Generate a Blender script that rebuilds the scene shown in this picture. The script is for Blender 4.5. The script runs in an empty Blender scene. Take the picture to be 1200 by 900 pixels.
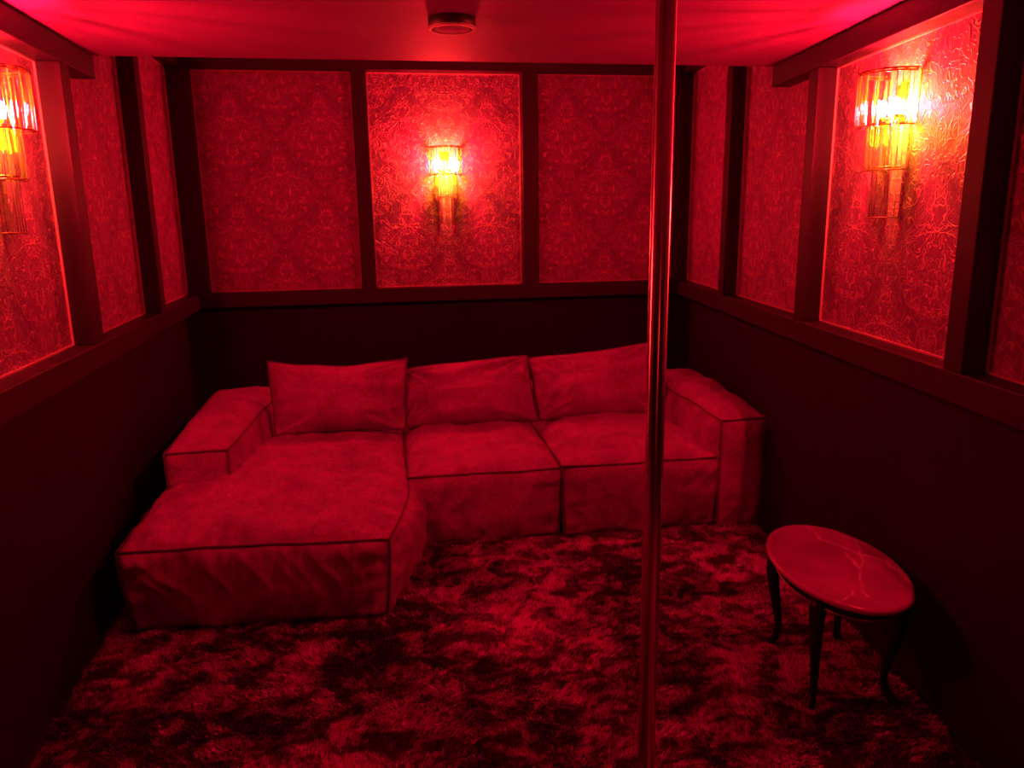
import bpy, bmesh, math, random
import numpy as np
from mathutils import Vector, Matrix, noise

random.seed(7)
rng = np.random.default_rng(7)
scene = bpy.context.scene
COL = scene.collection
PI = math.pi

# ------------------------------------------------------------------ camera
cam_d = bpy.data.cameras.new('camera')
cam = bpy.data.objects.new('camera', cam_d)
COL.objects.link(cam)
cam_d.sensor_width = 36.0
cam_d.sensor_fit = 'HORIZONTAL'
cam_d.lens = 895.94 / 1200 * 36
cam_d.clip_start = 0.05
PITCH, YAW, ROLL, CAM_H = -0.2196, 0.1576, 0.0147, 1.611
def cam_axis(v):
    x, u, d = v                                  # right, up, forward in the lens frame
    cr, sr = math.cos(ROLL), math.sin(ROLL)
    x, u = cr * x + sr * u, -sr * x + cr * u
    cp, sp = math.cos(PITCH), math.sin(PITCH)
    y, z = cp * d - sp * u, sp * d + cp * u
    cy, sy = math.cos(YAW), math.sin(YAW)
    return Vector((cy * x + sy * y, -sy * x + cy * y, z))
R, U, F = cam_axis((1, 0, 0)), cam_axis((0, 1, 0)), cam_axis((0, 0, 1))
cam.matrix_world = Matrix(((R.x, U.x, -F.x, 0), (R.y, U.y, -F.y, 0), (R.z, U.z, -F.z, CAM_H), (0, 0, 0, 1)))
scene.camera = cam

# ------------------------------------------------------------------ world, lamps, exposure
world = bpy.data.worlds.new('world')
scene.world = world
world.use_nodes = True
world.node_tree.nodes['Background'].inputs[0].default_value = (0, 0, 0, 1)
world.node_tree.nodes['Background'].inputs[1].default_value = 0.0
LAMP_COLOUR = (1.0, 0.010, 0.023)                # red bulbs of the wall sconces: the room's own light, besides the added halo lamps
LAMP_STRENGTH = 3350.0
scene.view_settings.view_transform = 'Standard'
scene.view_settings.look = 'None'
scene.view_settings.exposure = 0.0
scene.view_settings.gamma = 1.0
scene.view_settings.use_curve_mapping = False
scene.cycles.caustics_refractive = False
scene.cycles.caustics_reflective = False

# ------------------------------------------------------------------ room measures (metres)
D = 5.136                                        # far wall
ZB, ZT = 1.146, 2.480                            # wallpaper panels from / to
ZBEAM, ZC, ZUP = 2.157, 2.246, 2.60              # beam underside, low ceiling, raised ceiling
Y1 = 3.4708                                      # far edge of the low ceiling and of the beams
YN = -2.3                                        # wall behind the camera
PD = 0.09                                        # timber depth
def wx(side, y, off=0.0):
    return (1.8096 + 0.1151 * (y - 3) - off) if side > 0 else (-1.1904 - 0.0286 * (y - 3) + off)

# ------------------------------------------------------------------ material helpers
def mat(name, base=(0.5, 0.5, 0.5), rough=0.6, metal=0.0, spec=0.5):
    m = bpy.data.materials.new(name)
    m.use_nodes = True
    b = m.node_tree.nodes['Principled BSDF']
    b.inputs['Base Color'].default_value = (*base, 1)
    b.inputs['Roughness'].default_value = rough
    b.inputs['Metallic'].default_value = metal
    b.inputs['Specular IOR Level'].default_value = spec
    return m, m.node_tree, b
def nd(nt, kind, **kw):
    n = nt.nodes.new(kind)
    for k, v in kw.items():
        setattr(n, k, v)
    return n
def mth(nt, op, a, b=None, clamp=False):
    n = nd(nt, 'ShaderNodeMath', operation=op, use_clamp=clamp)
    for i, v in enumerate((a, b)):
        if v is None: continue
        if isinstance(v, (int, float)): n.inputs[i].default_value = v
        else: nt.links.new(v, n.inputs[i])
    return n.outputs[0]
def rng_node(nt, v, a, b, c=0.0, d=1.0, smooth=True):
    n = nd(nt, 'ShaderNodeMapRange', interpolation_type='SMOOTHSTEP' if smooth else 'LINEAR')
    nt.links.new(v, n.inputs[0])
    for i, x in zip((1, 2, 3, 4), (a, b, c, d)): n.inputs[i].default_value = x
    return n.outputs[0]
def mixc(nt, f, a, b):
    n = nd(nt, 'ShaderNodeMix', data_type='RGBA')
    if isinstance(f, (int, float)): n.inputs[0].default_value = f
    else: nt.links.new(f, n.inputs[0])
    for i, v in ((6, a), (7, b)):
        if isinstance(v, tuple): n.inputs[i].default_value = (*v, 1)
        else: nt.links.new(v, n.inputs[i])
    return n.outputs[2]
def noise_n(nt, vec, scale, detail=3.0, rough=0.55, dist=0.0):
    n = nd(nt, 'ShaderNodeTexNoise')
    if vec is not None: nt.links.new(vec, n.inputs['Vector'])
    n.inputs['Scale'].default_value = scale
    n.inputs['Detail'].default_value = detail
    n.inputs['Roughness'].default_value = rough
    n.inputs['Distortion'].default_value = dist
    return n.outputs['Fac']
def bump(nt, b, h, strength, dist):
    n = nd(nt, 'ShaderNodeBump')
    n.inputs['Strength'].default_value = strength
    n.inputs['Distance'].default_value = dist
    nt.links.new(h, n.inputs['Height'])
    nt.links.new(n.outputs[0], b.inputs['Normal'])
def coord(nt, which='Object', scale=None):
    t = nd(nt, 'ShaderNodeTexCoord').outputs[which]
    if scale is None: return t
    mp = nd(nt, 'ShaderNodeMapping')
    mp.inputs['Scale'].default_value = scale
    nt.links.new(t, mp.inputs['Vector'])
    return mp.outputs[0]

# dark paint of dado and timber
def paint(name, c, rough, grain):
    m, nt, b = mat(name, c, rough, 0, 0.35)
    v = coord(nt, 'Object', grain)
    n = noise_n(nt, v, 9.0, 4)
    nt.links.new(mixc(nt, n, tuple(x * 0.8 for x in c), tuple(x * 1.2 for x in c)), b.inputs['Base Color'])
    bump(nt, b, n, 0.12, 0.004)
    return m
M_DADO = paint('dado_paint', (0.019, 0.007, 0.025), 0.75, (1, 1, 1))
M_TIMBER = paint('timber_paint', (0.038, 0.012, 0.042), 0.5, (1, 1, 1))
M_FLOOR = paint('floor_boards', (0.03, 0.025, 0.025), 0.7, (1, 1, 1))
def plaster():
    m, nt, b = mat('ceiling_plaster', (0.33, 0.08, 0.36), 0.6, 0, 0.3)
    n = noise_n(nt, coord(nt, 'Object', (2, 14, 2)), 3.0, 4)
    bump(nt, b, n, 0.05, 0.004)
    return m
M_CEIL = plaster()
M_BEAD = mat('panel_bead_paint', (0.7, 0.38, 0.5), 0.4)[0]

def wallpaper():
    m, nt, b = mat('damask_wallpaper', (0.4, 0.3, 0.1), 0.42, 0.0, 0.5)
    uv = nd(nt, 'ShaderNodeUVMap', uv_map='UVMap').outputs[0]
    sep = nd(nt, 'ShaderNodeSeparateXYZ'); nt.links.new(uv, sep.inputs[0])
    wob = nd(nt, 'ShaderNodeMapping'); nt.links.new(uv, wob.inputs['Vector'])
    U, V = 0.54, 0.66                               # half-drop repeat of mirrored medallions
    u, v = sep.outputs[0], sep.outputs[1]
    def wrapv(x):
        n = nd(nt, 'ShaderNodeMath', operation='WRAP'); nt.links.new(x, n.inputs[0]); n.inputs[1].default_value = V / 2; n.inputs[2].default_value = -V / 2
        return n.outputs[0]
    p1 = mth(nt, 'PINGPONG', u, U / 2); p2 = mth(nt, 'SUBTRACT', U / 2, p1)
    y1 = wrapv(v); y2 = wrapv(mth(nt, 'ADD', v, V / 2))
    met = lambda p, y: mth(nt, 'ADD', mth(nt, 'DIVIDE', p, U), mth(nt, 'DIVIDE', mth(nt, 'ABSOLUTE', y), V))
    m1, m2 = met(p1, y1), met(p2, y2)
    first = mth(nt, 'LESS_THAN', m1, m2)
    def pick(q1, q2):
        n = nd(nt, 'ShaderNodeMix', data_type='FLOAT'); nt.links.new(first, n.inputs[0]); nt.links.new(q2, n.inputs[2]); nt.links.new(q1, n.inputs[3])
        return n.outputs[0]
    X, Y, E = pick(p1, p2), pick(y1, y2), mth(nt, 'SUBTRACT', 0.5, mth(nt, 'MINIMUM', m1, m2))
    comb = nd(nt, 'ShaderNodeCombineXYZ')
    for i, q in enumerate((X, Y)): nt.links.new(q, comb.inputs[i])
    P = comb.outputs[0]
    big = noise_n(nt, P, 8.0, 1.0, 0.5, 0.6)
    fine = noise_n(nt, P, 21.0, 1.0, 0.5, 0.8)
    def lines(f, period, w):
        p = mth(nt, 'PINGPONG', f, period)
        return rng_node(nt, p, 0.0, w, 1.0, 0.0)
    l1 = lines(big, 0.085, 0.013)
    l2 = lines(fine, 0.10, 0.030)
    zone = rng_node(nt, mth(nt, 'ADD', E, mth(nt, 'MULTIPLY', big, 0.5)), 0.27, 0.37)
    ogee = rng_node(nt, mth(nt, 'ABSOLUTE', mth(nt, 'SUBTRACT', mth(nt, 'ADD', E, mth(nt, 'MULTIPLY', fine, 0.28)), 0.21)), 0.0, 0.011, 1.0, 0.0)
    scroll = mth(nt, 'MAXIMUM', mth(nt, 'MAXIMUM', mth(nt, 'MULTIPLY', l1, 0.8), mth(nt, 'MULTIPLY', ogee, 0.5)), mth(nt, 'MULTIPLY', l2, mth(nt, 'ADD', mth(nt, 'MULTIPLY', zone, 0.65), 0.2)))
    # vertical wiggly emboss of the paper itself
    mp = nd(nt, 'ShaderNodeMapping'); mp.inputs['Scale'].default_value = (90, 45, 1); nt.links.new(uv, mp.inputs['Vector'])
    wig = noise_n(nt, mp.outputs[0], 1.0, 2.5, 0.6, 1.2)
    flake = rng_node(nt, wig, 0.56, 0.68)
    mask = mth(nt, 'MAXIMUM', mth(nt, 'MULTIPLY', scroll, 0.9), mth(nt, 'MULTIPLY', flake, 0.22), True)
    ground = mixc(nt, zone, (0.28, 0.09, 0.33), (0.39, 0.12, 0.43))
    ground = mixc(nt, rng_node(nt, wig, 0.3, 0.5), (0.25, 0.08, 0.30), ground)
    nt.links.new(mixc(nt, mask, ground, (1.0, 0.48, 0.68)), b.inputs['Base Color'])
    nt.links.new(rng_node(nt, mask, 0, 1, 0.5, 0.3), b.inputs['Roughness'])
    nt.links.new(rng_node(nt, mask, 0, 1, 0.0, 0.3), b.inputs['Metallic'])
    h = mth(nt, 'ADD', mth(nt, 'MULTIPLY', scroll, 0.8), mth(nt, 'ADD', mth(nt, 'MULTIPLY', wig, 0.5), mth(nt, 'MULTIPLY', zone, 0.3)))
    bump(nt, b, h, 0.75, 0.004)
    return m
M_PAPER = wallpaper()

def fabric(name, c, c2):
    m, nt, b = mat(name, c, 0.85, 0, 0.25)
    co = coord(nt, 'Object')
    n1 = noise_n(nt, co, 7.0, 5, 0.65)
    weave = noise_n(nt, coord(nt, 'Object', (1, 1, 1)), 150.0, 2, 0.7)
    nap = noise_n(nt, coord(nt, 'Object', (30, 90, 90)), 1.6, 4, 0.7)
    f = mth(nt, 'ADD', mth(nt, 'MULTIPLY', n1, 0.5), mth(nt, 'ADD', mth(nt, 'MULTIPLY', weave, 0.50), mth(nt, 'MULTIPLY', nap, 0.30)))
    nt.links.new(mixc(nt, rng_node(nt, f, 0.48, 0.82), c2, c), b.inputs['Base Color'])
    b.inputs['Sheen Weight'].default_value = 0.12
    b.inputs['Sheen Roughness'].default_value = 0.4
    b.inputs['Sheen Tint'].default_value = (1, 1, 1, 1)
    hh = mth(nt, 'ADD', mth(nt, 'MULTIPLY', weave, 0.35), mth(nt, 'ADD', mth(nt, 'MULTIPLY', nap, 0.5), noise_n(nt, co, 22.0, 3, 0.6)))
    bump(nt, b, hh, 0.7, 0.004)
    return m
M_SOFA = fabric('sofa_chenille', (0.68, 0.14, 0.74), (0.33, 0.07, 0.40))
M_PIPE = fabric('piping_fabric', (0.24, 0.06, 0.28), (0.15, 0.04, 0.18))

def rug_mat(name):
    m, nt, b = mat(name, (0.3, 0.2, 0.4), 0.9, 0, 0.2)
    v = coord(nt, 'Object', (0.85, 1.15, 0.15))
    n = noise_n(nt, v, 8.0, 8.0, 0.78, 0.7)
    n2 = noise_n(nt, v, 1.8, 2.0, 0.5, 0.4)
    fibre = noise_n(nt, coord(nt, 'Object'), 160.0, 1, 0.5)
    hs = nd(nt, 'ShaderNodeHueSaturation')
    geo = nd(nt, 'ShaderNodeNewGeometry')
    nt.links.new(rng_node(nt, geo.outputs['Random Per Island'], 0, 1, 0.5, 1.5, False), hs.inputs['Value'])
    f = mth(nt, 'ADD', mth(nt, 'MULTIPLY', n, 0.8), mth(nt, 'ADD', mth(nt, 'MULTIPLY', n2, 0.25), mth(nt, 'MULTIPLY', fibre, 0.12)))
    nt.links.new(mixc(nt, rng_node(nt, f, 0.53, 0.65), (0.10, 0.02, 0.13), (1.0, 0.15, 1.0)), hs.inputs['Color'])
    nt.links.new(hs.outputs[0], b.inputs['Base Color'])
    b.inputs['Sheen Weight'].default_value = 0.3
    return m
M_RUG = rug_mat('rug_pile')
M_BACKING = mat('rug_backing', (0.05, 0.04, 0.06), 0.9)[0]
def chrome():
    # tube polished round its circumference: reflections stretch along the pole
    m, nt, b = mat('polished_chrome', (0.85, 0.75, 0.75), 0.24, 1.0)
    b.inputs['Anisotropic'].default_value = 0.97
    b.inputs['Anisotropic Rotation'].default_value = 0.25
    t = nd(nt, 'ShaderNodeTangent', direction_type='RADIAL', axis='Z')
    nt.links.new(t.outputs[0], b.inputs['Tangent'])
    return m
M_CHROME = chrome()
M_BRASS = mat('brass', (0.75, 0.55, 0.25), 0.28, 1.0)[0]
M_BLACK = paint('black_lacquer', (0.012, 0.011, 0.011), 0.35, (3, 3, 0.6))
M_WHITEP = mat('white_plastic', (0.6, 0.58, 0.58), 0.45)[0]
M_LENS = mat('frosted_lens', (0.5, 0.3, 0.5), 0.8)[0]
M_BODY = mat('dark_fixture_body', (0.04, 0.036, 0.036), 0.5)[0]

def glass():
    m = bpy.data.materials.new('clear_glass')
    m.use_nodes = True
    nt = m.node_tree
    nt.nodes.remove(nt.nodes['Principled BSDF'])
    out = nt.nodes['Material Output']
    g = nd(nt, 'ShaderNodeBsdfGlass'); g.inputs['Roughness'].default_value = 0.02; g.inputs['IOR'].default_value = 1.48
    t = nd(nt, 'ShaderNodeBsdfTransparent'); t.inputs[0].default_value = (0.97, 0.97, 0.97, 1)
    mx = nd(nt, 'ShaderNodeMixShader'); lw = nd(nt, 'ShaderNodeLayerWeight'); lw.inputs[0].default_value = 0.5
    nt.links.new(rng_node(nt, lw.outputs['Facing'], 0.1, 0.6, 0.22, 0.8), mx.inputs[0])
    # rod rims painted darker amber by view angle, standing in for refracted dark room
    rim_shade = mixc(nt, rng_node(nt, lw.outputs['Facing'], 0.35, 0.8), (0.97, 0.97, 0.95), (0.30, 0.16, 0.06))
    nt.links.new(rim_shade, t.inputs[0]); nt.links.new(rim_shade, g.inputs[0])
    nt.links.new(t.outputs[0], mx.inputs[1]); nt.links.new(g.outputs[0], mx.inputs[2])
    gl = nd(nt, 'ShaderNodeBsdfGlossy'); gl.inputs['Roughness'].default_value = 0.12
    m2 = nd(nt, 'ShaderNodeMixShader'); m2.inputs[0].default_value = 0.25
    nt.links.new(g.outputs[0], m2.inputs[1]); nt.links.new(gl.outputs[0], m2.inputs[2]); nt.links.new(m2.outputs[0], mx.inputs[2])
    nt.links.new(mx.outputs[0], out.inputs[0])
    return m
M_GLASS = glass()
def bulb_mat(level=1.0):
    m = bpy.data.materials.new('red_bulb_glow')
    m.use_nodes = True
    nt = m.node_tree
    nt.nodes.remove(nt.nodes['Principled BSDF'])
    e = nd(nt, 'ShaderNodeEmission')
    e.inputs[0].default_value = (*LAMP_COLOUR, 1); e.inputs[1].default_value = LAMP_STRENGTH * level
    nt.links.new(e.outputs[0], nt.nodes['Material Output'].inputs[0])
    return m
M_BULB = bulb_mat()
M_BULB_LOW = bulb_mat(0.25)
TX, TY, TH = 1.464, 2.215, 0.43                  # table centre and height
VEINS = [([(1.522, 2.548), (1.533, 2.463), (1.514, 2.397), (1.554, 2.329), (1.578, 2.26), (1.637, 2.193), (1.628, 2.104), (1.618, 2.039)], 0.008),
         ([(1.536, 2.275), (1.53, 2.214), (1.514, 2.152), (1.438, 2.026), (1.428, 1.983)], 0.006),
         ([(1.607, 2.506), (1.608, 2.417), (1.632, 2.374), (1.663, 2.308)], 0.006),
         ([(1.641, 2.372), (1.585, 2.265), (1.572, 2.22), (1.508, 2.146)], 0.005), ([(1.321, 1.965), (1.384, 1.997), (1.402, 2.016)], 0.006)]
def marble():
    m, nt, b = mat('veined_marble', (0.5, 0.15, 0.6), 0.16, 0, 0.5)
    co = coord(nt, 'Object')
    w = nd(nt, 'ShaderNodeTexNoise'); nt.links.new(co, w.inputs['Vector']); w.inputs['Scale'].default_value = 3.2; w.inputs['Detail'].default_value = 3
    add = nd(nt, 'ShaderNodeMix', data_type='VECTOR'); add.inputs[0].default_value = 0.22
    nt.links.new(co, add.inputs[4]); nt.links.new(w.outputs['Color'], add.inputs[5])
    flat = nd(nt, 'ShaderNodeVectorMath', operation='MULTIPLY'); flat.inputs[1].default_value = (1, 1, 0)
    off = nd(nt, 'ShaderNodeVectorMath', operation='MULTIPLY_ADD')          # slight wander of the veins
    wf = nd(nt, 'ShaderNodeTexNoise'); nt.links.new(co, wf.inputs['Vector']); wf.inputs['Scale'].default_value = 22.0; wf.inputs['Detail'].default_value = 3
    nt.links.new(wf.outputs['Color'], off.inputs[0]); off.inputs[1].default_value = (0.03, 0.03, 0); nt.links.new(co, off.inputs[2])
    sh = nd(nt, 'ShaderNodeVectorMath', operation='ADD'); nt.links.new(off.outputs[0], sh.inputs[0]); sh.inputs[1].default_value = (-0.015, -0.015, 0)
    nt.links.new(sh.outputs[0], flat.inputs[0])
    def seg(p, q, w0):
        p, q = Vector((*p, 0)), Vector((*q, 0))
        pa = nd(nt, 'ShaderNodeVectorMath', operation='SUBTRACT'); nt.links.new(flat.outputs[0], pa.inputs[0]); pa.inputs[1].default_value = p
        d = nd(nt, 'ShaderNodeVectorMath', operation='DOT_PRODUCT'); nt.links.new(pa.outputs[0], d.inputs[0]); d.inputs[1].default_value = (q - p) / (q - p).length_squared
        tt = mth(nt, 'ADD', d.outputs['Value'], 0.0, True)
        sc = nd(nt, 'ShaderNodeVectorMath', operation='SCALE'); sc.inputs[0].default_value = q - p; nt.links.new(tt, sc.inputs['Scale'])
        df = nd(nt, 'ShaderNodeVectorMath', operation='DISTANCE'); nt.links.new(pa.outputs[0], df.inputs[0]); nt.links.new(sc.outputs[0], df.inputs[1])
        return rng_node(nt, df.outputs['Value'], 0.0, w0 * 1.5, 1, 0)
    vein = None
    for line, w0 in VEINS:
        for p, q in zip(line, line[1:]):
            sg = seg(p, q, w0)
            vein = sg if vein is None else mth(nt, 'MAXIMUM', vein, sg)
    gate = rng_node(nt, noise_n(nt, co, 26.0, 3), 0.25, 0.6)
    cloud = noise_n(nt, co, 6.0, 4, 0.6, 0.6)
    base = mixc(nt, rng_node(nt, cloud, 0.35, 0.65), (0.52, 0.10, 0.58), (0.64, 0.13, 0.70))
    nt.links.new(mixc(nt, mth(nt, 'MULTIPLY', vein, gate), base, (1.0, 0.7, 1.0)), b.inputs['Base Color'])
    return m
M_MARBLE = marble()

# ------------------------------------------------------------------ mesh helpers
def obj(name, bm, m, parent=None, smooth=False, kind=None):
    me = bpy.data.meshes.new(name)
    bmesh.ops.recalc_face_normals(bm, faces=bm.faces[:])
    bm.to_mesh(me); bm.free()
    me.materials.append(m)
    if smooth: me.polygons.foreach_set('use_smooth', [True] * len(me.polygons))
    o = bpy.data.objects.new(name, me)
    COL.objects.link(o)
    if parent is not None:
        o.parent = parent
        o.matrix_parent_inverse = Matrix.Translation(parent.location).inverted() if parent.parent is None else Matrix.Identity(4)
    if kind: o['kind'] = kind
    return o
def thing(name, label, cat, loc=(0, 0, 0), group=None):
    o = bpy.data.objects.new(name, None)
    COL.objects.link(o)
    o.empty_display_size = 0.1
    o.location = loc
    tag(o, label, cat, group)
    return o
def tag(o, label, cat, group=None):
    o['label'] = label; o['category'] = cat
    if group: o['group'] = group
def prism8(bm, pts, bev=0.0):
    vs = [bm.verts.new(p) for p in pts]               # bottom ring 0-3, top ring 4-7
    fs = [bm.faces.new([vs[i] for i in f]) for f in ((3, 2, 1, 0), (4, 5, 6, 7), (0, 1, 5, 4), (1, 2, 6, 5), (2, 3, 7, 6), (3, 0, 4, 7))]
    if bev:
        es = list({e for f in fs for e in f.edges})
        bmesh.ops.bevel(bm, geom=es, offset=bev, segments=2, profile=0.5, affect='EDGES')
def side_prism(bm, side, ya, yb, o0, o1, z0, z1, bev=0.0):
    q = [(wx(side, ya, o0), ya), (wx(side, yb, o0), yb), (wx(side, yb, o1), yb), (wx(side, ya, o1), ya)]
    prism8(bm, [(x, y, z0) for x, y in q] + [(x, y, z1) for x, y in q], bev)
def box(bm, x0, x1, y0, y1, z0, z1, bev=0.0):
    q = [(x0, y0), (x1, y0), (x1, y1), (x0, y1)]
    prism8(bm, [(x, y, z0) for x, y in q] + [(x, y, z1) for x, y in q], bev)
def tube(bm, pts, rad, n=8, caps=True, closed=False):
    pts = [Vector(p) for p in pts]
    rads = rad if isinstance(rad, (list, tuple)) else [rad] * len(pts)
    rings = []
    up = None
    N = len(pts)
    for i, p in enumerate(pts):
        a = pts[(i - 1) % N] if closed or i > 0 else p
        c = pts[(i + 1) % N] if closed or i < N - 1 else p
        t = (c - a).normalized()
        if up is None:
            up = t.orthogonal().normalized()
        up = (up - t * up.dot(t))
        if up.length < 1e-6: up = t.orthogonal()
        up.normalize()
        s = t.cross(up)
        rings.append([bm.verts.new(p + (up * math.cos(2 * PI * k / n) + s * math.sin(2 * PI * k / n)) * rads[i]) for k in range(n)])
    for i in range(N if closed else N - 1):
        A, B = rings[i], rings[(i + 1) % N]
        for k in range(n):
            bm.faces.new((A[k], A[(k + 1) % n], B[(k + 1) % n], B[k]))
    if caps and not closed:
        bm.faces.new(rings[0][::-1]); bm.faces.new(rings[-1])
def lathe(bm, prof, n=32, c=(0, 0, 0)):
    rings = []
    for r, z in prof:
        if r < 1e-6: rings.append([bm.verts.new((c[0], c[1], c[2] + z))])
        else: rings.append([bm.verts.new((c[0] + r * math.cos(2 * PI * k / n), c[1] + r * math.sin(2 * PI * k / n), c[2] + z)) for k in range(n)])
    for A, B in zip(rings, rings[1:]):
        for k in range(n):
            if len(A) == 1 and len(B) == 1: continue
            if len(A) == 1: bm.faces.new((A[0], B[(k + 1) % n], B[k]))
            elif len(B) == 1: bm.faces.new((A[k], A[(k + 1) % n], B[0]))
            else: bm.faces.new((A[k], A[(k + 1) % n], B[(k + 1) % n], B[k]))

# ------------------------------------------------------------------ setting: walls, floor, ceiling
def structure(name, bm, m):
    return obj(name, bm, m, None, False, 'structure')
bm = bmesh.new(); box(bm, -1.6, 2.5, YN - 0.1, D + 0.1, -0.08, 0.0); structure('floor', bm, M_FLOOR)
bm = bmesh.new(); box(bm, -1.55, 2.4, YN - 0.1, Y1, ZC, ZUP + 0.1)
CEIL = structure('ceiling', bm, M_CEIL)
bm = bmesh.new(); box(bm, -1.55, 2.4, Y1, D + 0.1, ZUP, ZUP + 0.1); obj('raised_ceiling', bm, M_CEIL, CEIL)
bm = bmesh.new(); side_prism(bm, -1, YN, D + 0.1, -0.1, 0, 0, ZUP); WL = structure('wall_left', bm, M_DADO)
bm = bmesh.new(); side_prism(bm, 1, YN, D + 0.1, -0.1, 0, 0, ZUP); WR = structure('wall_right', bm, M_DADO)
bm = bmesh.new(); box(bm, wx(-1, D), wx(1, D), D, D + 0.1, 0, ZUP); WB = structure('wall_back', bm, M_DADO)
bm = bmesh.new(); box(bm, wx(-1, YN) - 0.05, wx(1, YN) + 0.05, YN - 0.1, YN, 0, ZC); WF = structure('wall_front', bm, M_DADO)

def panel_quad(corners, thick, uv0, parent):
    """a thin wallpapered board with UVs in metres; corners = bottom-left, bottom-right, top-right, top-left at the wall, thick = offset to the room"""
    bmq = bmesh.new()
    uvl = bmq.loops.layers.uv.new('UVMap')
    c = [Vector(p) for p in corners]
    f = [p + thick for p in c]
    vs = [bmq.verts.new(p) for p in c + f]
    w, h = (c[1] - c[0]).length, (c[3] - c[0]).length
    uvs = [(0, 0), (w, 0), (w, h), (0, h)]
    for idx in ((4, 5, 6, 7), (0, 1, 5, 4), (1, 2, 6, 5), (2, 3, 7, 6), (3, 0, 4, 7)):
        fa = bmq.faces.new([vs[i] for i in idx])
        for l, i in zip(fa.loops, idx):
            l[uvl].uv = (uvs[i % 4][0] + uv0[0], uvs[i % 4][1] + uv0[1])
    p = obj('wallpaper_panel', bmq, M_PAPER, parent)
    # thin pale bead all round the paper
    bmb = bmesh.new()
    ex = (c[1] - c[0]).normalized(); ez = (c[3] - c[0]).normalized(); nn = thick.normalized()
    t, d = 0.006, 0.008
    def strip(a, b, inward):
        a, b = a + thick, b + thick
        prism8(bmb, [a, b, b + inward * t, a + inward * t, a + nn * d, b + nn * d, b + nn * d + inward * t, a + nn * d + inward * t])
    strip(c[0], c[1], ez); strip(c[3], c[2], -ez); strip(c[0], c[3], ex); strip(c[1], c[2], -ex)
    obj('bead', bmb, M_BEAD, p)
    return p

def side_panel(side, ya, yb, z0, z1, parent):
    nrm = Vector((-side, 0.1151 if side > 0 else 0.0286 * -1, 0)).normalized()
    nrm = Vector((-1, 0.1151, 0)).normalized() if side > 0 else Vector((1, 0.0286, 0)).normalized()
    a, b = (ya, yb) if side > 0 else (ya, yb)
    cs = [(wx(side, a), a, z0), (wx(side, b), b, z0), (wx(side, b), b, z1), (wx(side, a), a, z1)]
    mid = 0.5 * ((b - a) if True else 0)
    panel_quad(cs, nrm * 0.004, (-mid, 0.05), parent)

def timber_side(side, wall, posts, panels):
    for name, ya, yb, z0, z1 in (('timber_rail', YN, D, 1.055, ZB), ('timber_beam', YN, Y1, ZBEAM, ZC), ('timber_header', Y1 + 0.002, D, ZT, ZT + 0.09)):
        b_ = bmesh.new(); side_prism(b_, side, ya, yb, 0, PD, z0, z1, 0.004); obj(name, b_, M_TIMBER, wall)
    for ya, yb in posts:
        top = ZBEAM if yb < Y1 else ZT
        b_ = bmesh.new(); side_prism(b_, side, ya, yb, 0, PD, ZB, top, 0.004); obj('timber_post', b_, M_TIMBER, wall)
    for ya, yb in panels:
        side_panel(side, ya, yb, ZB, ZBEAM if ya < 2.9 else ZT, wall)
timber_side(1, WR, [(0.9, 0.985), (1.897, 1.983), (2.9775, 3.066), (4.03, 4.12), (5.048, D)],
            [(0.985, 1.897), (1.983, 2.9775), (3.066, 4.03), (4.12, 5.048)])
timber_side(-1, WL, [(0.94, 1.03), (2.0, 2.09), (3.083, 3.172), (4.067, 4.156), (5.045, D)],
            [(1.03, 2.0), (2.09, 3.083), (3.172, 4.067), (4.156, 5.045)])
# far wall
xl, xr = wx(-1, D), wx(1, D)
for name, z0, z1 in (('timber_rail', 1.055, ZB), ('timber_header', ZT, ZT + 0.09)):
    b_ = bmesh.new(); box(b_, xl + PD, xr - PD, D - PD, D, z0, z1, 0.004); obj(name, b_, M_TIMBER, WB)
posts_b = [(xl + PD, -1.112), (-0.1687, -0.0766), (0.894, 0.998), (1.945, xr - PD)]
for xa, xb in posts_b:
    b_ = bmesh.new(); box(b_, xa, xb, D - PD, D, ZB, ZT, 0.004); obj('timber_post', b_, M_TIMBER, WB)
for (a0, a1), (b0, b1) in zip(posts_b, posts_b[1:]):
    cs = [(b0, D, ZB), (a1, D, ZB), (a1, D, ZT), (b0, D, ZT)]
    panel_quad(cs, Vector((0, -0.004, 0)), (-(b0 - a1) / 2, 0.05), WB)

# wall behind the camera, panelled like the others
yl, yr = wx(-1, YN), wx(1, YN)
for name, z0, z1 in (('timber_rail', 1.055, ZB), ('timber_beam', ZBEAM, ZC)):
    b_ = bmesh.new(); box(b_, yl + PD, yr - PD, YN, YN + PD, z0, z1, 0.004); obj(name, b_, M_TIMBER, WF)
for xa in (yl + PD, -0.3, 0.55, yr - 2 * PD):
    b_ = bmesh.new(); box(b_, xa, xa + PD, YN, YN + PD, ZB, ZBEAM, 0.004); obj('timber_post', b_, M_TIMBER, WF)
for xa, xb in ((yl + 2 * PD, -0.3), (-0.21, 0.55), (0.64, yr - 2 * PD)):
    panel_quad([(xb, YN, ZB), (xa, YN, ZB), (xa, YN, ZBEAM), (xb, YN, ZBEAM)], Vector((0, 0.004, 0)), (-(xb - xa) / 2, 0.05), WF)

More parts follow.
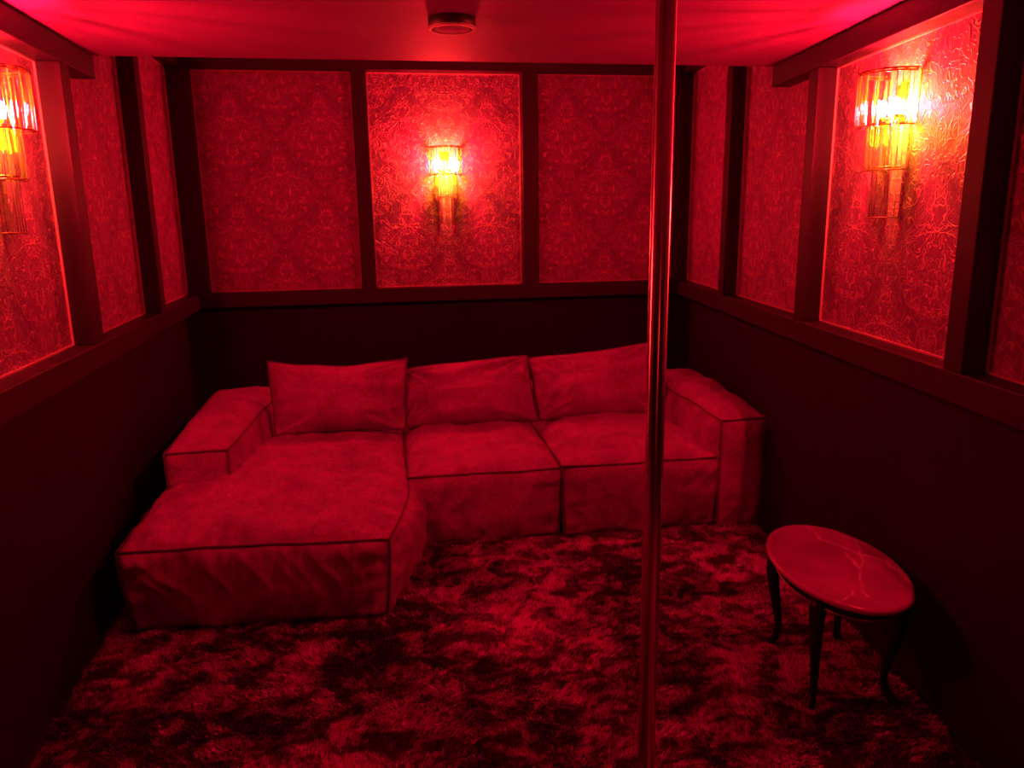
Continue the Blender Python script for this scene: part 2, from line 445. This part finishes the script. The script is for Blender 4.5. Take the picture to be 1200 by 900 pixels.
# ------------------------------------------------------------------ soft upholstery
def nz(p, s, seed):
    return noise.noise(Vector((p[0] * s + seed * 7.3, p[1] * s - seed * 3.1, p[2] * s + seed * 1.7)))
def soft_block(name, parent, x0, x1, y0, y1, z0, z1, crown, bul, seed, warp=None, tuck=0.02, n=56, wr=0.006, dents=(), pipes=('tf', 'tl', 'tr', 'vfl', 'vfr'), mat_=None):
    """one upholstered block: five swelling cloth faces sewn along piped edges. bul = bulge of front, right, back, left"""
    bm = bmesh.new()
    L = dict(x=x1 - x0, y=y1 - y0, z=z1 - z0)
    def base(x, y, z):                              # box point -> sewn frame
        k = 1 - (z - z0) / L['z']
        cx, cy = (x0 + x1) / 2, (y0 + y1) / 2
        x = cx + (x - cx) * (1 - 2 * tuck * k * k / L['x'])
        y = cy + (y - cy) * (1 - 2 * tuck * k * k / L['y'])
        p = Vector((x, y, z))
        j = Vector((nz(p, 5, seed), nz(p, 5, seed + 3), nz(p, 6, seed + 5))) * 0.006
        if z < z0 + 0.02: j.z = 0
        return p + j
    def face(fn, nrm, amp, la, lb, sd, top=False):
        na, nb = max(6, int(n * la)), max(6, int(n * lb))
        grid = []
        for i in range(na + 1):
            row = []
            for j in range(nb + 1):
                u, v = i / na, j / nb
                p = base(*fn(u, v))
                U_, V_ = abs(2 * u - 1), abs(2 * v - 1)
                pw = 3.2 if top else 2.6
                e = (1 - U_ ** pw) * (1 - V_ ** pw)
                h = amp * max(0.0, e) ** 0.6
                du, dv = min(u, 1 - u) * la, min(v, 1 - v) * lb
                # gathers running away from each seam
                q = fn(u, v)
                g = 0
                for dist, along in ((du, v * lb), (dv, u * la)):
                    w = (1 - math.exp(-dist / 0.012)) * math.exp(-dist / 0.075)
                    g += w * noise.noise(Vector((along * 21, dist * 5, seed + sd * 9.1)))
                edge = min(1.0, min(du, dv) / 0.03)
                fold = noise.noise(Vector((u * la * 7 + 3 * noise.noise(Vector((v * lb * 4, seed, 1))), v * lb * 3, seed + sd)))
                fold = max(0, 1 - abs(fold) * 5) * 0.5 - 0.15
                soft = noise.noise(Vector((u * la * 4.0, v * lb * 4.0, seed * 2 + sd)))
                h += edge * (wr * (3.8 * g + 1.7 * fold) + 0.020 * soft)
                if top:
                    for dx_, dy_, dr, dd in dents:
                        h -= edge * dd * math.exp(-((p.x - dx_) ** 2 + (p.y - dy_) ** 2) / (dr * dr))
                row.append(bm.verts.new(p + nrm * h))
            grid.append(row)
        for i in range(na):
            for j in range(nb):
                bm.faces.new((grid[i][j], grid[i + 1][j], grid[i + 1][j + 1], grid[i][j + 1]))
    lx, ly, lz = L['x'], L['y'], L['z']
    ln = lambda a, b, t: a + (b - a) * t
    face(lambda u, v: (ln(x0, x1, u), ln(y0, y1, v), z1), Vector((0, 0, 1)), crown, lx, ly, 1, True)
    face(lambda u, v: (ln(x0, x1, u), y0, ln(z0, z1, v)), Vector((0, -1, 0)), bul[0], lx, lz, 2)
    face(lambda u, v: (x1, ln(y0, y1, u), ln(z0, z1, v)), Vector((1, 0, 0)), bul[1], ly, lz, 3)
    face(lambda u, v: (ln(x1, x0, u), y1, ln(z0, z1, v)), Vector((0, 1, 0)), bul[2], lx, lz, 4)
    face(lambda u, v: (x0, ln(y1, y0, u), ln(z0, z1, v)), Vector((-1, 0, 0)), bul[3], ly, lz, 5)
    bmesh.ops.remove_doubles(bm, verts=bm.verts[:], dist=0.0015)
    if warp:
        for v in bm.verts: v.co = Vector(warp(*v.co))
    o = obj(name, bm, mat_ or M_SOFA, parent, True)
    bp = bmesh.new()
    C = dict(tf=((x0, y0, z1), (x1, y0, z1)), tb=((x0, y1, z1), (x1, y1, z1)), tl=((x0, y0, z1), (x0, y1, z1)), tr=((x1, y0, z1), (x1, y1, z1)),
             vfl=((x0, y0, z0), (x0, y0, z1)), vfr=((x1, y0, z0), (x1, y0, z1)))
    for k in pipes:
        a, b = Vector(C[k][0]), Vector(C[k][1])
        m_ = max(8, int((b - a).length / 0.02))
        pts = []
        for i in range(m_ + 1):
            p = base(*(a.lerp(b, i / m_)))
            if warp: p = Vector(warp(*p))
            out = Vector((0, 0, 0))
            if 'f' in k: out.y -= 0.003
            if k in ('tl', 'vfl'): out.x -= 0.003
            if k in ('tr', 'vfr'): out.x += 0.003
            if k[0] == 't': out.z += 0.003
            pts.append(p + out)
        tube(bp, pts, 0.0048, 8)
    pipe = obj('piping', bp, M_PIPE, o, True)
    return o

SOFA = thing('sofa', 'low red chenille corner sofa with a long chaise on its left', 'sofa', (0.4, 4.1, 0))
def w_chaise(x, y, z):
    u = min(1, max(0, (x + 1.09) / 1.14)); v = min(1, max(0, (y - 2.94) / 1.5))
    s = min(1, max(0, (3.45 - y) / 0.52))
    x -= 0.095 * s ** 1.4 * u
    y -= 0.07 * u * (1 - v)
    return (x, y, z)
soft_block('chaise_seat', SOFA, -1.085, 0.045, 2.945, 4.46, 0.008, 0.355, 0.095, (0.045, 0.085, 0.0, 0.05), 1, w_chaise, 0.035, 84, 0.013, ((-0.36, 3.18, 0.14, 0.030), (-0.62, 3.32, 0.13, 0.026), (-0.25, 3.62, 0.17, 0.025), (-0.88, 3.25, 0.12, 0.015), (-0.12, 3.30, 0.09, -0.012)))
soft_block('seat', SOFA, 0.05, 0.805, 3.545, 4.46, 0.008, 0.368, 0.08, (0.03, 0.012, 0, 0.012), 2, None, 0.015, 66, 0.009, ((0.3, 3.8, 0.15, 0.014), (1.2, 3.78, 0.16, 0.016), (0.55, 3.68, 0.08, 0.012), (0.95, 3.66, 0.08, 0.012)))
soft_block('seat', SOFA, 0.812, 1.63, 3.535, 4.46, 0.008, 0.372, 0.08, (0.03, 0.012, 0, 0.012), 3, None, 0.015, 66, 0.009, ((0.3, 3.8, 0.15, 0.014), (1.2, 3.78, 0.16, 0.016), (0.55, 3.68, 0.08, 0.012), (0.95, 3.66, 0.08, 0.012)))
def w_arm_l(x, y, z):
    t = (y - 3.52) / 1.2
    k = (x + 1.04) / 0.28
    return (x + (0.085 * k - 0.035 * (1 - k)) * t, y, z)
def w_arm_r(x, y, z):
    t = (y - 3.52) / 1.2
    k = (x - 1.625) / 0.235
    return (x + (0.09 * k - 0.01 * (1 - k)) * t, y, z)
soft_block('armrest', SOFA, -1.035, -0.765, 3.52, 4.72, 0.12, 0.57, 0.065, (0.03, 0.035, 0.03, 0.05), 4, w_arm_l, 0.01, 60, 0.006)
soft_block('armrest', SOFA, 1.63, 1.865, 3.515, 4.72, 0.008, 0.575, 0.065, (0.03, 0.045, 0.03, 0.03), 5, w_arm_r, 0.0, 60, 0.006)
soft_block('backrest', SOFA, -0.72, 1.66, 4.52, 4.76, 0.008, 0.54, 0.045, (0.02, 0.02, 0.02, 0.02), 6, None, 0.01, 40, 0.005)

# loose back cushions
def pillow(label, seed, BL, BR, TL, TR, thick, sag):
    """a piped feather cushion between four corner points"""
    BL, BR, TL, TR = map(Vector, (BL, BR, TL, TR))
    nrm = (BR - BL).cross(TL - BL).normalized()       # towards the room when BL->BR runs right
    if nrm.y > 0: nrm = -nrm
    N, Mv = 60, 44
    bm = bmesh.new()
    def frame(u, v):
        p = BL.lerp(BR, u).lerp(TL.lerp(TR, u), v)
        U_, V_ = 2 * u - 1, 2 * v - 1
        up = (TL - BL).normalized(); ri = (BR - BL).normalized()
        p = p - up * (sag * (1 - U_ * U_)) * max(0, V_) + up * 0.012 * (1 - U_ * U_) * max(0, -V_)
        p = p - ri * 0.008 * U_ * (1 - V_ * V_)
        p = p + up * 0.007 * nz(p, 7, seed) * abs(V_) ** 2 + ri * 0.006 * nz(p, 8, seed + 2) * abs(U_) ** 2
        return p
    def side(sgn):
        g = []
        for i in range(N + 1):
            row = []
            for j in range(Mv + 1):
                u, v = i / N, j / Mv
                U_, V_ = abs(2 * u - 1), abs(2 * v - 1)
                e = max(0.0, (1 - U_ ** 2.4) * (1 - V_ ** 2.4))
                h = thick / 2 * e ** 0.62 * (1.12 - 0.3 * v)
                du, dv = min(u, 1 - u) * 0.72, min(v, 1 - v) * 0.42
                gth = 0
                for dist, along in ((du, v * 0.42), (dv, u * 0.72)):
                    w = (1 - math.exp(-dist / 0.012)) * math.exp(-dist / 0.07)
                    gth += w * noise.noise(Vector((along * 24, dist * 4, seed * 5.1 + sgn)))
                # creases fanning from the corners
                cr = 0
                for cu, cv in ((0, 1), (1, 1), (0, 0), (1, 0)):
                    dx, dy = (u - cu) * 0.72, (v - cv) * 0.42
                    r = math.hypot(dx, dy)
                    ang = math.atan2(dy, dx)
                    cr += math.exp(-((r - 0.12) / 0.09) ** 2) * noise.noise(Vector((ang * 5, seed * 3 + cu * 7, cv * 5)))
                soft = noise.noise(Vector((u * 2.6, v * 5.5, seed + sgn * 4)))
                ed = min(1.0, min(du, dv) / 0.03)
                h += ed * (0.022 * gth + 0.045 * cr + 0.026 * soft)
                row.append(bm.verts.new(frame(u, v) + nrm * sgn * h))
            g.append(row)
        for i in range(N):
            for j in range(Mv):
                bm.faces.new((g[i][j], g[i + 1][j], g[i + 1][j + 1], g[i][j + 1]))
    side(1); side(-1)
    bmesh.ops.remove_doubles(bm, verts=bm.verts[:], dist=0.0008)
    root = thing('cushion', label, 'cushion', tuple((BL + BR) / 2), 'back cushions of the sofa')
    obj('cushion_cover', bm, M_SOFA, root, True)
    bp = bmesh.new()
    loop = [frame(i / 40, 0) for i in range(40)] + [frame(1, i / 26) for i in range(26)] + [frame(1 - i / 40, 1) for i in range(40)] + [frame(0, 1 - i / 26) for i in range(26)]
    tube(bp, loop, 0.0055, 8, closed=True)
    obj('piping', bp, M_PIPE, root, True)
    return root
pillow('red back cushion above the chaise, its top edge sagging between two pointed corners', 11,
       (-0.66, 4.22, 0.432), (0.055, 4.20, 0.432), (-0.69, 4.36, 0.822), (0.085, 4.34, 0.812), 0.25, 0.035)
pillow('middle red back cushion, tucked in behind the right edge of the chaise cushion', 12,
       (0.045, 4.23, 0.432), (0.815, 4.19, 0.436), (0.055, 4.42, 0.735), (0.785, 4.36, 0.795), 0.25, 0.0)
pillow('red back cushion partly behind the chrome pole, next to the right armrest', 13,
       (0.825, 4.21, 0.436), (1.60, 4.21, 0.436), (0.79, 4.39, 0.775), (1.60, 4.37, 0.845), 0.25, 0.015)

# ------------------------------------------------------------------ wall sconces
def rod_bm(h, w):
    bm = bmesh.new()
    prof = [(w * 0.55, 0.0), (w, w * 0.5), (w, h - w * 0.3), (w * 0.7, h)]
    n = 9
    rings = [[bm.verts.new((r * math.cos(2 * PI * (k + .5) / n), r * math.sin(2 * PI * (k + .5) / n), z)) for k in range(n)] for r, z in prof]
    for A, B in zip(rings, rings[1:]):
        for k in range(n): bm.faces.new((A[k], A[(k + 1) % n], B[(k + 1) % n], B[k]))
    bm.faces.new(rings[0][::-1]); bm.faces.new(rings[-1])
    return bm
def u_path(r, off, count):
    """points along a U: straight from the wall, half circle of radius r about (0, off)"""
    st = off - 0.012
    total = 2 * st + PI * r
    out = []
    for i in range(count):
        s = total * i / (count - 1)
        if s < st: out.append((-r, 0.012 + s, PI))
        elif s > total - st: out.append((r, 0.012 + total - s, 0.0))
        else:
            a = PI - (s - st) / r
            out.append((r * math.cos(a), off + r * math.sin(a), a))
    return out
# local frame of a sconce: x along the wall, +y out of the wall, z up from the lowest rod tip
TIERS = [(0.096, 0.045, 11, 0.300, 0.175, 0.0115), (0.060, 0.040, 8, 0.158, 0.160, 0.0098), (0.044, 0.034, 5, 0.0, 0.175, 0.0090)]
def make_sconce(label):
    root = thing('wall_sconce', label, 'wall lamp', (0, 0, 0), 'crystal sconces on the panelled walls')
    b_ = bmesh.new(); box(b_, -0.03, 0.03, 0.0, 0.010, 0.325, 0.44, 0.003); obj('backplate', b_, M_BRASS, root)
    for (r, off, cnt, z, h, w) in TIERS:
        # brass hanging band
        b_ = bmesh.new()
        pts = [(x, y, z + h - 0.004) for x, y, a in u_path(r, off, 25)]
        tube(b_, pts, 0.0035, 6)
        obj('hanging_band', b_, M_BRASS, root, True)
        b_ = bmesh.new()
        tube(b_, [(x, y + 0.001, z + 0.004) for x, y, a in u_path(r + w * 0.9, off, 25)], 0.0024, 6)
        obj('tip_glint_band', b_, M_BRASS, root, True)  # brass ring added to draw a bright line along the rod tips
        first = None
        for x, y, a in u_path(r, off, cnt):
            if first is None:
                o = obj('glass_rod', rod_bm(h, w), M_GLASS, root, True); first = o
            else:
                o = first.copy(); COL.objects.link(o)
            o.location = (x, y, z); o.rotation_euler = (0, 0, a)
    # top cover plate, open in the middle
    b_ = bmesh.new()
    outer = [(x, y) for x, y, a in u_path(0.104, 0.045, 21)]
    inner = [(x * 0.88, 0.02 + (y - 0.02) * 0.88) for x, y in outer]
    for i in range(20):
        quad = [outer[i], outer[i + 1], inner[i + 1], inner[i]]
        prism8(b_, [(x, y, 0.476) for x, y in quad] + [(x, y, 0.481) for x, y in quad])
    bmesh.ops.remove_doubles(b_, verts=b_.verts[:], dist=0.0001)
    obj('top_plate', b_, M_BRASS, root)
    for bx_ in (-0.042, 0.042):
        b_ = bmesh.new(); tube(b_, [(bx_ * 0.5, 0.008, 0.335), (bx_, 0.030, 0.335), (bx_, 0.046, 0.336), (bx_, 0.048, 0.345)], 0.007, 10); obj('lamp_holder', b_, M_BRASS, root, True)
        b_ = bmesh.new(); lathe(b_, [(0.0, 0.0), (0.010, 0.002), (0.014, 0.010), (0.015, 0.030), (0.012, 0.046), (0.0, 0.053)], 16, (bx_, 0.048, 0.342)); obj('bulb', b_, M_BULB, root, True)
    return root
def wall_glow(root):
    # added amber helper lamp, not part of the sconce: makes the yellow wall halo
    ld = bpy.data.lights.new('halo_helper', 'AREA'); ld.shape = 'RECTANGLE'; ld.size = 0.13; ld.size_y = 0.20
    ld.energy = 4.8; ld.color = (1.0, 0.72, 0.0)
    lo = bpy.data.objects.new('halo_helper', ld); COL.objects.link(lo); lo.parent = root
    lo.location = (0, 0.078, 0.345); lo.rotation_euler = (-PI / 2, 0, 0)
def copy_thing(root, label, first=True):
    r = root.copy(); COL.objects.link(r); r['label'] = label
    for ch in list(root.children):
        c = ch.copy(); COL.objects.link(c); c.parent = r
    return r
S1 = make_sconce('lit three-tier glass rod sconce on the middle panel of the far wall, behind the sofa')
wall_glow(S1)
S2 = copy_thing(S1, 'lit three-tier glass rod sconce on the right wall, above the marble table')
S3 = copy_thing(S1, 'lit three-tier glass rod sconce on the left wall, half cut off by the photo edge')
S4 = copy_thing(S1, 'lit glass rod sconce behind the camera, reflected in the chrome pole')
S1.location = (0.398, D - 0.004, 1.552); S1.rotation_euler = (0, 0, PI)
S2.location = (wx(1, 2.48, 0.004), 2.48, 1.575); S2.rotation_euler = (0, 0, PI / 2 - math.atan(0.1151))
S3.location = (wx(-1, 2.60, 0.004), 2.60, 1.57); S3.rotation_euler = (0, 0, -PI / 2 + math.atan(0.0286))

# this one is turned down
for ch in S4.children:
    if ch.name.startswith(('bulb', 'halo_helper')):
        ch.data = ch.data.copy()
        if ch.type == 'LIGHT': ch.data.energy *= 0.3
        else: ch.data.materials[0] = M_BULB_LOW
S4.location = (0.42, YN + 0.004, 1.56)

# ------------------------------------------------------------------ ceiling fixture
cx, cy = 0.251, 2.74
CL = thing('ceiling_light', 'small round surface-mounted ceiling light, switched off, above the sofa', 'ceiling light', (cx, cy, ZC))
b_ = bmesh.new(); lathe(b_, [(0.0, 0.0), (0.079, 0.0), (0.079, -0.030), (0.074, -0.033), (0.0, -0.033)], 40, (cx, cy, ZC)); obj('housing', b_, M_BODY, CL, True)
b_ = bmesh.new(); lathe(b_, [(0.0795, -0.029), (0.0795, -0.034), (0.076, -0.036), (0.070, -0.036), (0.068, -0.0332)], 40, (cx, cy, ZC)); obj('trim_ring', b_, M_WHITEP, CL, True)
b_ = bmesh.new(); lathe(b_, [(0.0, -0.0332), (0.059, -0.0332), (0.058, -0.0345), (0.0, -0.0348)], 40, (cx, cy, ZC)); obj('lens', b_, M_LENS, CL, True)

# ------------------------------------------------------------------ chrome pole
b_ = bmesh.new(); lathe(b_, [(0.0, 0.0), (0.0243, 0.0), (0.0243, ZC), (0.0, ZC)], 64)
pole = obj('chrome_pole', b_, M_CHROME, None, False)
for p in pole.data.polygons: p.use_smooth = len(p.vertices) == 4
pole.location = (0.654, 1.80, 0)
tag(pole, 'polished chrome pole running from floor to ceiling in front of the sofa', 'pole')

# ------------------------------------------------------------------ marble-topped table
TB = thing('side_table', 'small low table with oval veined marble top and black curved legs', 'table', (TX, TY, 0))
ang = math.radians(-7)
def oval(r, a):
    x, y = 0.208 * r * math.cos(a), 0.335 * r * math.sin(a)
    return (TX + x * math.cos(ang) - y * math.sin(ang), TY + x * math.sin(ang) + y * math.cos(ang))
def oval_lathe(bm, prof, n=72):
    rings = []
    for r, z in prof:
        if r == 0: rings.append([bm.verts.new((TX, TY, z))])
        else: rings.append([bm.verts.new((*oval(r, 2 * PI * k / n), z)) for k in range(n)])
    for A, B in zip(rings, rings[1:]):
        for k in range(n):
            if len(A) == 1: bm.faces.new((A[0], B[(k + 1) % n], B[k]))
            elif len(B) == 1: bm.faces.new((A[k], A[(k + 1) % n], B[0]))
            else: bm.faces.new((A[k], A[(k + 1) % n], B[(k + 1) % n], B[k]))
b_ = bmesh.new()
oval_lathe(b_, [(0, TH - 0.022), (0.93, TH - 0.022), (0.975, TH - 0.019), (1.0, TH - 0.011), (0.99, TH - 0.004), (0.965, TH), (0.94, TH + 0.0005), (0.93, TH), (0.0, TH)])
top = obj('marble_top', b_, M_MARBLE, TB, True)
b_ = bmesh.new(); oval_lathe(b_, [(0.80, TH - 0.065), (0.84, TH - 0.060), (0.84, TH - 0.022), (0.76, TH - 0.022), (0.76, TH - 0.06), (0.80, TH - 0.065)]); obj('apron', b_, M_BLACK, TB, True)
b_ = bmesh.new(); tube(b_, [(*oval(0.855, 2 * PI * k / 72), TH - 0.058) for k in range(72)], 0.0025, 6, closed=True); obj('metal_trim', b_, M_BRASS, TB, True)
for fx, fy in ((1.356, 2.432), (1.302, 2.045), (1.628, 2.412), (1.585, 2.02)):
    c = Vector((TX, TY, 0)); f = Vector((fx, fy, 0))
    d = (f - c).normalized(); L_ = (f - c).length
    prof = [(0.90, 0.40, 0.026), (0.98, 0.36, 0.027), (1.00, 0.31, 0.024), (0.96, 0.24, 0.020), (0.88, 0.16, 0.016), (0.84, 0.10, 0.0135), (0.87, 0.05, 0.013), (0.95, 0.022, 0.015), (1.02, 0.010, 0.018), (1.05, 0.0, 0.014)]
    b_ = bmesh.new(); tube(b_, [c + d * (L_ * k) + Vector((0, 0, z)) for k, z, r in prof], [r for k, z, r in prof], 12)
    lg = obj('leg', b_, M_BLACK, TB, True)

# ------------------------------------------------------------------ shag rug
RX0, RX1, RY0, RY1 = -1.15, 2.0, 1.0, 4.9
def rug_edges(y): return wx(-1, y, 0.02), wx(1, y, 0.02)
b_ = bmesh.new()
q = [(rug_edges(0.9)[0], 0.9), (rug_edges(0.9)[1], 0.9), (rug_edges(4.9)[1], 4.9), (rug_edges(4.9)[0], 4.9)]
prism8(b_, [(x, y, 0.0) for x, y in q] + [(x, y, 0.006) for x, y in q])
RUG = obj('shag_rug', b_, M_BACKING)
tag(RUG, 'mottled crimson and dark shag rug covering the floor under sofa and table', 'rug')

def vnoise(x, y, seed):
    """smooth value noise on arrays"""
    r = np.random.default_rng(seed).random((64, 64))
    xi, yi = np.floor(x).astype(int), np.floor(y).astype(int)
    fx, fy = x - xi, y - yi
    fx, fy = fx * fx * (3 - 2 * fx), fy * fy * (3 - 2 * fy)
    g = lambda a, b: r[a % 64, b % 64]
    return (g(xi, yi) * (1 - fx) + g(xi + 1, yi) * fx) * (1 - fy) + (g(xi, yi + 1) * (1 - fx) + g(xi + 1, yi + 1) * fx) * fy
def pile_mesh(n):
    y = 1.35 + rng.random(n) * 2.45
    lo, hi = wx(-1, y, 0.03), wx(1, y, 0.025)
    x = lo + (hi - lo) * rng.random(n)
    keep = ~((x > -1.02) & (x < -0.02) & (y > 3.02)) & ~((x > 0) & (x < 1.85) & (y > 3.62))
    x, y = x[keep], y[keep]; n = len(x)
    a = vnoise(x * 3, y * 3, 1) * 2 * PI * 1.3 + vnoise(x * 14, y * 14, 2) * 2.0 + rng.normal(0, 0.5, n)
    tilt = 0.55 + 0.55 * vnoise(x * 4 + 9, y * 4, 3) + rng.normal(0, 0.18, n)
    ln_ = 0.015 + 0.010 * rng.random(n) + 0.006 * vnoise(x * 6, y * 6, 5)
    dx, dy = np.cos(a), np.sin(a)
    w = 0.0017 + 0.0016 * rng.random(n)
    th = rng.random(n) * PI
    sx, sy = np.cos(th) * w, np.sin(th) * w
    st, ct = np.sin(tilt), np.cos(tilt)
    P = np.empty((n, 5, 3), np.float32)
    z0 = 0.004
    P[:, 0] = np.stack([x - sx, y - sy, np.full(n, z0)], 1)
    P[:, 1] = np.stack([x + sx, y + sy, np.full(n, z0)], 1)
    mx, my, mz = x + dx * ln_ * 0.5 * st * 0.7, y + dy * ln_ * 0.5 * st * 0.7, z0 + ln_ * 0.55 * np.maximum(ct, 0.3)
    P[:, 2] = np.stack([mx + sx * 0.8, my + sy * 0.8, mz], 1)
    P[:, 3] = np.stack([mx - sx * 0.8, my - sy * 0.8, mz], 1)
    P[:, 4] = np.stack([x + dx * ln_ * st, y + dy * ln_ * st, z0 + ln_ * np.maximum(ct, 0.2)], 1)
    base = np.arange(n)[:, None] * 5
    faces = (base + np.array([[0, 1, 2, 0, 2, 3, 3, 2, 4]])).reshape(-1)
    me = bpy.data.meshes.new('pile')
    nf = n * 3
    me.vertices.add(n * 5); me.vertices.foreach_set('co', P.reshape(-1))
    me.loops.add(nf * 3); me.loops.foreach_set('vertex_index', faces.astype(np.int32))
    me.polygons.add(nf); me.polygons.foreach_set('loop_start', np.arange(0, nf * 3, 3, dtype=np.int32))
    me.update(calc_edges=True)
    me.materials.append(M_RUG)
    return me
pile = bpy.data.objects.new('pile', pile_mesh(400000))
COL.objects.link(pile)
pile.parent = RUG
pile['kind'] = 'stuff'
